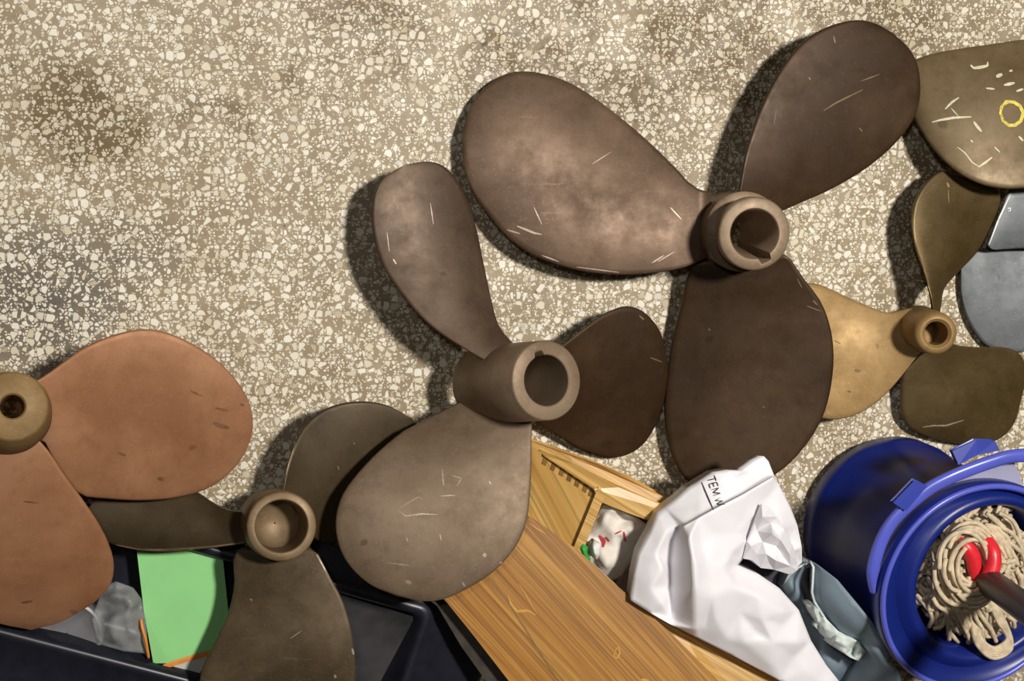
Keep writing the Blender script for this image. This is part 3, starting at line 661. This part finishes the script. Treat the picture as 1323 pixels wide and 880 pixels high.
sheet('cover_flap', [(1011, 757, .12), (1018, 744, .128), (1046, 725, .146), (1038, 742, .132), (1035, 758, .126), (1041, 778, .124), (1050, 796, .124), (1064, 818, .124), (1078, 838, .124), (1098, 851, .124), (1107, 859, .124), (1092, 886, .124), (1095, 908, .11), (1062, 890, .10), (1040, 830, .10), (1020, 790, .10)],
      [(1025, 762, .134), (1035, 790, .134), (1060, 840, .134), (1080, 865, .132)], M['rubber'], t, cuts=3, smooth_it=3, rough=.001, rs=30, thick=.03, shrink=.0, zfloor=.002)
sheet('torn_lining', [(1042, 781, 0.155), (1051, 780, 0.165), (1059, 788, 0.168), (1067, 802, 0.172), (1082, 817, 0.175), (1107, 828, 0.180), (1117, 840, 0.180), (1109, 854, 0.172), (1098, 849.5, 0.168), (1080, 838, 0.164), (1072, 833, 0.164), (1074, 827, 0.164), (1066, 824, 0.164), (1060, 815, 0.162), (1055, 812, 0.160), (1057, 806, 0.160), (1048, 793, 0.158)],
      [(1053, 790, 0.180), (1066, 812, 0.182), (1080, 827, 0.186), (1095, 836, 0.180), (1090, 843, 0.178), (1104, 838, 0.148), (1109, 842, 0.148), (1103, 845, 0.150), (1112, 838, 0.152)], M['lining'], t, cuts=3, smooth_it=1, rough=.003, rs=140, thick=.02)
v, f = tube([P(*p) for p in [(1047, 725.5, 0.161), (1051, 733, 0.167), (1050, 751, 0.170), (1049, 765, 0.170), (1052, 777, 0.170), (1058, 787, 0.168), (1067, 801, 0.168), (1082, 816.5, 0.168), (1096, 824, 0.168), (1109, 829, 0.169), (1117, 841, 0.166), (1110, 853.5, 0.158)]], .0016, 6)
w, g = tube([P(*p) for p in [(1047, 725.5, .151), (1032, 733, .142), (1019, 744, .133), (1012, 756, .125)]], .0016, 6)
build('pale_edge', *merge([(v, f), (w, g)]), M['lining'], t)
v = [P(*p) for p in [(1030, 735, .09), (1052, 725, .09), (1055, 780, .09), (1070, 800, .09), (1112, 830, .09), (1112, 858, .09), (1070, 840, .09), (1035, 780, .09)]]
prism('slit_shade', [(1034, 738, .1), (1048, 732, .1), (1052, 780, .1), (1066, 803, .1), (1105, 830, .1), (1105, 856, .1), (1070, 836, .1), (1036, 780, .1)], .02, M['black'], t, bev=0)  # black slab standing for the shade down in the slit

# ------------------------------------------------------------------ bucket
BC = P(1140, 672, 0); RC = P(1266, 760, .235)
t = thing('bucket', BC, 'blue plastic bucket with a bail handle, holding a string mop', 'bucket')
ax = RC - BC; hb = ax.length
k = lambda px: px / S(1266, 760, .235)
rl = k(142); rcst = k(114)
prof = [(.02, .0), (.113, .0), (.118, .004), (.120, .03), (.116, .034), (.118, .10), (.120, .15), (.124, hb - .045), (rl - .006, hb - .030), (rl, hb - .022), (rl + .001, hb - .004), (rl - .003, hb), (rl - .008, hb - .001), (rl - .013, hb - .006), (rcst + .008, hb - .012), (rcst + .003, hb - .004), (rcst - .003, hb - .001), (rcst - .009, hb - .004), (rcst - .014, hb - .016), (rcst - .016, hb - .05), (.085, .05), (.08, .008), (.01, .006)]
off = P(1279, 752, .235) - P(1266, 760, .235)
def ecc(kk):
    if kk < 13: return Vector()
    if kk < 15: return off * .7
    return off
prof_o = [p for p in prof]
shell = lathe('bucket_shell', t, BC, ax, prof, [M['blue'], M['navyblue']], 96, ecc=ecc); autosmooth(shell, 60)
# thin bead along the rim, its highlight put into a lighter blue
u, vv, a_ = frame(ax)
ring = [RC + (u * math.cos(q) + vv * math.sin(q)) * (rl - .0035) - a_ * .001 for q in [2 * PI * i / 96 for i in range(97)]]
build('rim_highlight', *tube(ring, .0035, 8, cap=False), M['bluelight'], t)
# bail handle resting round the outside of the rim
hp = [(1127, 765, .228), (1127, 745, .234), (1131, 722, .239), (1141, 694, .242), (1154, 673, .244), (1176, 651, .247), (1203, 630, .250), (1228, 617, .253), (1252, 607, .255), (1280, 597, .257), (1305, 590, .258), (1345, 590, .258), (1385, 610, .254), (1415, 650, .248), (1425, 710, .240)]
path = spline([P(*p) for p in hp], 8)
V = []; Fc = []; nR = 12
for i, p in enumerate(path):
    tt = (path[min(len(path) - 1, i + 1)] - path[max(0, i - 1)]).normalized(); o_ = tt.cross(a_).normalized(); wdt = .0085 * min(1, .35 + i * .06)
    for kx in range(nR):
        an = 2 * PI * kx / nR; V.append(p + o_ * math.cos(an) * wdt + a_ * math.sin(an) * .0055)
for i in range(len(path) - 1):
    for kx in range(nR):
        j = (kx + 1) % nR; Fc.append((i * nR + kx, i * nR + j, (i + 1) * nR + j, (i + 1) * nR + kx))
Fc.append(tuple(range(nR))); Fc.append(tuple((len(path) - 1) * nR + kx for kx in range(nR)))
hd = build('bail_handle', V, Fc, M['bluelight'], t)
prism('handle_lug', [(1158, 649, .254), (1183, 623, .258), (1194, 629, .260), (1170, 657, .256)], .008, M['blue2'], t, bev=.0025)
prism('handle_lug', [(1234, 584, .262), (1262, 571, .264), (1284, 572, .265), (1288, 580, .266), (1262, 586, .266), (1240, 597, .264)], .008, M['blue2'], t, bev=.0025)
prism('pouring_lip', [(1208, 634, .226), (1240, 612, .230), (1275, 598, .232), (1309, 596, .232), (1326, 640, .230), (1300, 630, .230), (1270, 619, .230), (1240, 622, .228)], .006, M['lilac'], t, bev=.001)  # plate in a paler lilac than the bucket

# ------------------------------------------------------------------ mop
t = thing('string_mop', P(1262, 755, .10), 'cotton string mop with a red socket and dark pole standing in the blue bucket', 'mop')
MC = P(1262, 738, .225)
rnd = random.Random(11)
st = []
def yarn(pts, r=.0029): st.append(tube(spline([P(*p) for p in pts], 5), r, 6))
cx, cy = 1258, 735
for i in range(135):
    an = rnd.uniform(0, 2 * PI); swirl = rnd.uniform(-.9, .9); R0 = rnd.uniform(12, 40); R1 = rnd.uniform(62, 96)
    z0 = rnd.uniform(.232, .250); pts = []
    nn = 9; wv_ = rnd.uniform(2, 5); ph = rnd.uniform(0, 6)
    for j in range(nn):
        f_ = j / (nn - 1); rr = R0 + (R1 - R0) * f_ ; a2 = an + swirl * f_ + rnd.uniform(-.09, .09)
        x = cx + rr * math.cos(a2) * .90; y = cy + rr * math.sin(a2) * 1.02
        pts.append((x + wv_ * math.sin(ph + 7 * f_), y + wv_ * math.cos(ph * 1.3 + 8 * f_), z0 - .032 * f_ ** 1.6 + rnd.uniform(-.004, .004)))
    yarn(pts)
for i in range(34):     # loops wound round the socket
    R0 = rnd.uniform(26, 44); a0 = rnd.uniform(0, 2 * PI); zz = rnd.uniform(.243, .264)
    jx, jy = rnd.uniform(-14, 10), rnd.uniform(-12, 10)
    yarn([(cx - 6 + jx + R0 * .8 * math.cos(a0 + q * .5), cy - 4 + jy + R0 * 1.05 * math.sin(a0 + q * .5), zz + rnd.uniform(-.002, .002)) for q in range(rnd.randint(5, 11))])
for i in range(46):     # hanging bundles to the lower left and lower right
    x0, y0 = rnd.uniform(1205, 1265), rnd.uniform(745, 775); dx, dy = rnd.uniform(-14, 40), rnd.uniform(30, 62)
    zz = rnd.uniform(.236, .252)
    yarn([(x0 + dx * f_ + rnd.uniform(-3, 3), y0 + dy * f_ + rnd.uniform(-3, 3), zz - .03 * f_ * f_) for f_ in (0, .2, .4, .6, .8, 1)])
for i in range(5):
    yarn([(1256 + i * 2, 800 + i * 2, .235), (1262 + i, 832 - i * 2, .232), (1284, 850 - i * 3, .232), (1306 - i, 838 - i * 3, .232), (1296 - i * 2, 800, .236), (1276, 770, .240)], .0032)
for i in range(16):
    x0 = rnd.uniform(1270, 1300); y0 = rnd.uniform(660, 700)
    yarn([(x0, y0, .245), (x0 + 14, y0 + rnd.uniform(5, 16), .247), (x0 + 24, y0 + rnd.uniform(20, 30), .243), (x0 + 30, y0 + rnd.uniform(35, 60), .238)])
y = build('mop_strings', *merge(st), M['yarn'], t); y['kind'] = 'stuff'
# mat of yarn below so the bucket floor does not shine through
o, _ = sheet('yarn_core', [(1186, 770, .19), (1190, 720, .19), (1215, 680, .195), (1250, 655, .20), (1290, 658, .20), (1325, 690, .20), (1335, 740, .20), (1320, 800, .20), (1290, 825, .20), (1235, 815, .195), (1200, 800, .19)], [(1258, 735, .235), (1225, 735, .22), (1290, 720, .228), (1255, 780, .22), (1290, 780, .225), (1250, 695, .225)], M['yarn'], t, cuts=4, smooth_it=3, rough=.006, rs=120, thick=.06, shrink=.15)
o['kind'] = 'stuff'
v, f = tube(spline([P(1240, 700, .245), P(1248, 706, .251), P(1256, 718, .252), P(1262, 742, .250), P(1274, 756, .252)], 5), .0095, 10)
w, g = tube(spline([P(1272, 697, .250), P(1282, 712, .262), P(1283, 730, .266), P(1276, 748, .266), P(1270, 762, .262)], 5), .0095, 10)
build('red_socket', *merge([(v, f), (w, g)]), M['red'], t)
build('mop_pole', *tube([P(1278, 752, .262), P(1284, 756, .275), P(1340, 797, .40), P(1425, 858, .58)], .0165, 20), M['handle'], t)

# ------------------------------------------------------------------ black tub and what lies in it
uu = (P(547, 795, .055) - P(437, 764, .055)); uu.z = 0; uu.normalize(); wv = Vector((uu.y, -uu.x, 0))
if wv.y > 0: wv = -wv
UR = P(547, 795, .055); UR.z = 0
def tub_pt(a, b, z): return Vector((UR.x, UR.y, 0)) + uu * a + wv * b + Vector((0, 0, z))
TW, TD = .62, .150
t = thing('storage_tub', tub_pt(-TW / 2, TD / 2, 0), 'shallow black plastic tub with a wide rim under the dark propeller, bottom left', 'tub')
def rect(a0, b0, a1, b1, z, r=.012, n=5):
    pts = []
    for (ca, cb, s) in ((a1 - r, b0 + r, -PI / 2), (a1 - r, b1 - r, 0), (a0 + r, b1 - r, PI / 2), (a0 + r, b0 + r, PI)):
        for i in range(n + 1):
            q = s + PI / 2 * i / n; pts.append(tub_pt(ca + r * math.cos(q), cb + r * math.sin(q), z))
    return pts
def loft(rings, close_ends=True):
    V = []; Fc = []; n = len(rings[0])
    for r in rings: V += r
    for k in range(len(rings) - 1):
        for i in range(n): Fc.append((k * n + i, k * n + (i + 1) % n, (k + 1) * n + (i + 1) % n, (k + 1) * n + i))
    if close_ends: Fc.append(tuple(range(n))[::-1]); Fc.append(tuple((len(rings) - 1) * n + i for i in range(n)))
    return V, Fc
def grow(g, z, r): return rect(-TW - g, -min(g, .050), g, TD + min(g, .060), z, max(.004, r + g * .4))
rings = [grow(-.014, .001, .012), grow(.0, .010, .012), grow(.004, .040, .012), grow(.093, .043, .012), grow(.095, .046, .012), grow(.093, .0485, .012), grow(.016, .050, .012), grow(.012, .054, .012), grow(.008, .0565, .012), grow(.003, .0565, .012), grow(-.001, .054, .012), grow(-.004, .045, .012), grow(-.016, .010, .012), grow(-.026, .006, .012)]
V, Fc = loft(rings)
o = build('tub_shell', V, Fc, M['navy'], t); autosmooth(o, 50)
prism('scuffed_panel', [(438, 768, .040), (541, 799, .040), (512, 876, .012), (500, 905, .008), (400, 880, .008), (420, 800, .03)], .002, M['scuff'], t, bev=0)
# green carton
t = thing('green_carton', P(235, 780, .01), 'light green carton with an orange stripe lying in the black tub', 'carton')
prism('carton_body', [(176, 695, .042), (284, 695, .042), (294.5, 795, .044), (270, 841, .045), (218, 856, .045), (199, 856, .044), (187, 790, .043)], .03, M['green'], t, bev=.001)
prism('orange_stripe', [(270.5, 840, .0452), (268, 847, .0445), (219, 862, .0445), (206, 862, .0445), (219, 855.5, .0452)], .03, M['orange'], t, bev=.0004)
prism('pale_panel', [(268.5, 846, .042), (258, 870, .041), (230, 880, .041), (202, 868, .041), (206, 861, .042), (219, 861, .042)], .028, M['pale'], t, bev=.0004)
# clear packaging, grey lid, thin red wire
o, _ = sheet('plastic_packaging', [(138, 757, .045), (150, 752, .05), (172, 760, .05), (183, 775, .05), (188, 800, .048), (192, 845, .045), (160, 842, .045), (125, 832, .04), (118, 800, .04), (128, 775, .045)], [(150, 770, .066), (162, 765, .055), (172, 778, .07), (150, 785, .052), (165, 795, .068), (145, 805, .065), (170, 820, .058), (150, 825, .065), (178, 790, .05), (140, 790, .045)], M['film'], None, cuts=3, smooth_it=1, rough=.006, rs=90, thick=.004, origin=P(155, 800, .03))
tag(o, 'crumpled clear plastic packaging beside the green carton', 'packaging')
c0 = P(88, 812, .012)
o = lathe('round_lid', None, c0, Vector((0, 0, 1)), [(.002, .0), (.040, .0), (.043, .003), (.043, .022), (.041, .026), (.038, .027), (.034, .024), (.015, .022), (.001, .021)], M['greyplastic'], 64); autosmooth(o, 45)
tag(o, 'round grey plastic lid in the black tub under the copper blade', 'lid')
o = build('thin_wire', *tube(spline([P(*p) for p in [(182, 800, .052), (184, 812, .056), (188, 826, .056), (190, 838, .052), (192, 850, .046)]], 5), .0018, 8), M['orange'], None, origin=P(187, 825, .03))
tag(o, 'thin orange wire along the left side of the green carton', 'wire')

# ------------------------------------------------------------------ light
def area(name, loc, target, power, size, col=(1, 1, 1)):
    l = bpy.data.lights.new(name, 'AREA'); l.energy = power; l.size = size; l.shape = 'DISK'; l.color = col
    o = bpy.data.objects.new(name, l); C.objects.link(o); o.location = loc
    o.rotation_euler = (Vector(target) - Vector(loc)).to_track_quat('-Z', 'Y').to_euler(); return o
k0 = P(1450, -350, 0)
area('ceiling_lamp', (k0.x, k0.y, 3.2), P(700, 440, 0), 116, .30, (1, .95, .87))
k1 = P(-60, -190, 0)
area('ceiling_lamp', (k1.x, k1.y, 2.4), P(400, 300, 0), 5.5, .13, (1, .96, .90))
w = bpy.data.worlds.new('world'); bpy.context.scene.world = w; w.use_nodes = True
w.node_tree.nodes['Background'].inputs[0].default_value = (.62, .52, .42, 1)
w.node_tree.nodes['Background'].inputs[1].default_value = .042
vs = bpy.context.scene.view_settings
bpy.context.scene.display_settings.display_device = 'sRGB'
vs.view_transform = 'Standard'; vs.look = 'None'; vs.gamma = 1; vs.use_curve_mapping = False; vs.exposure = 0.0
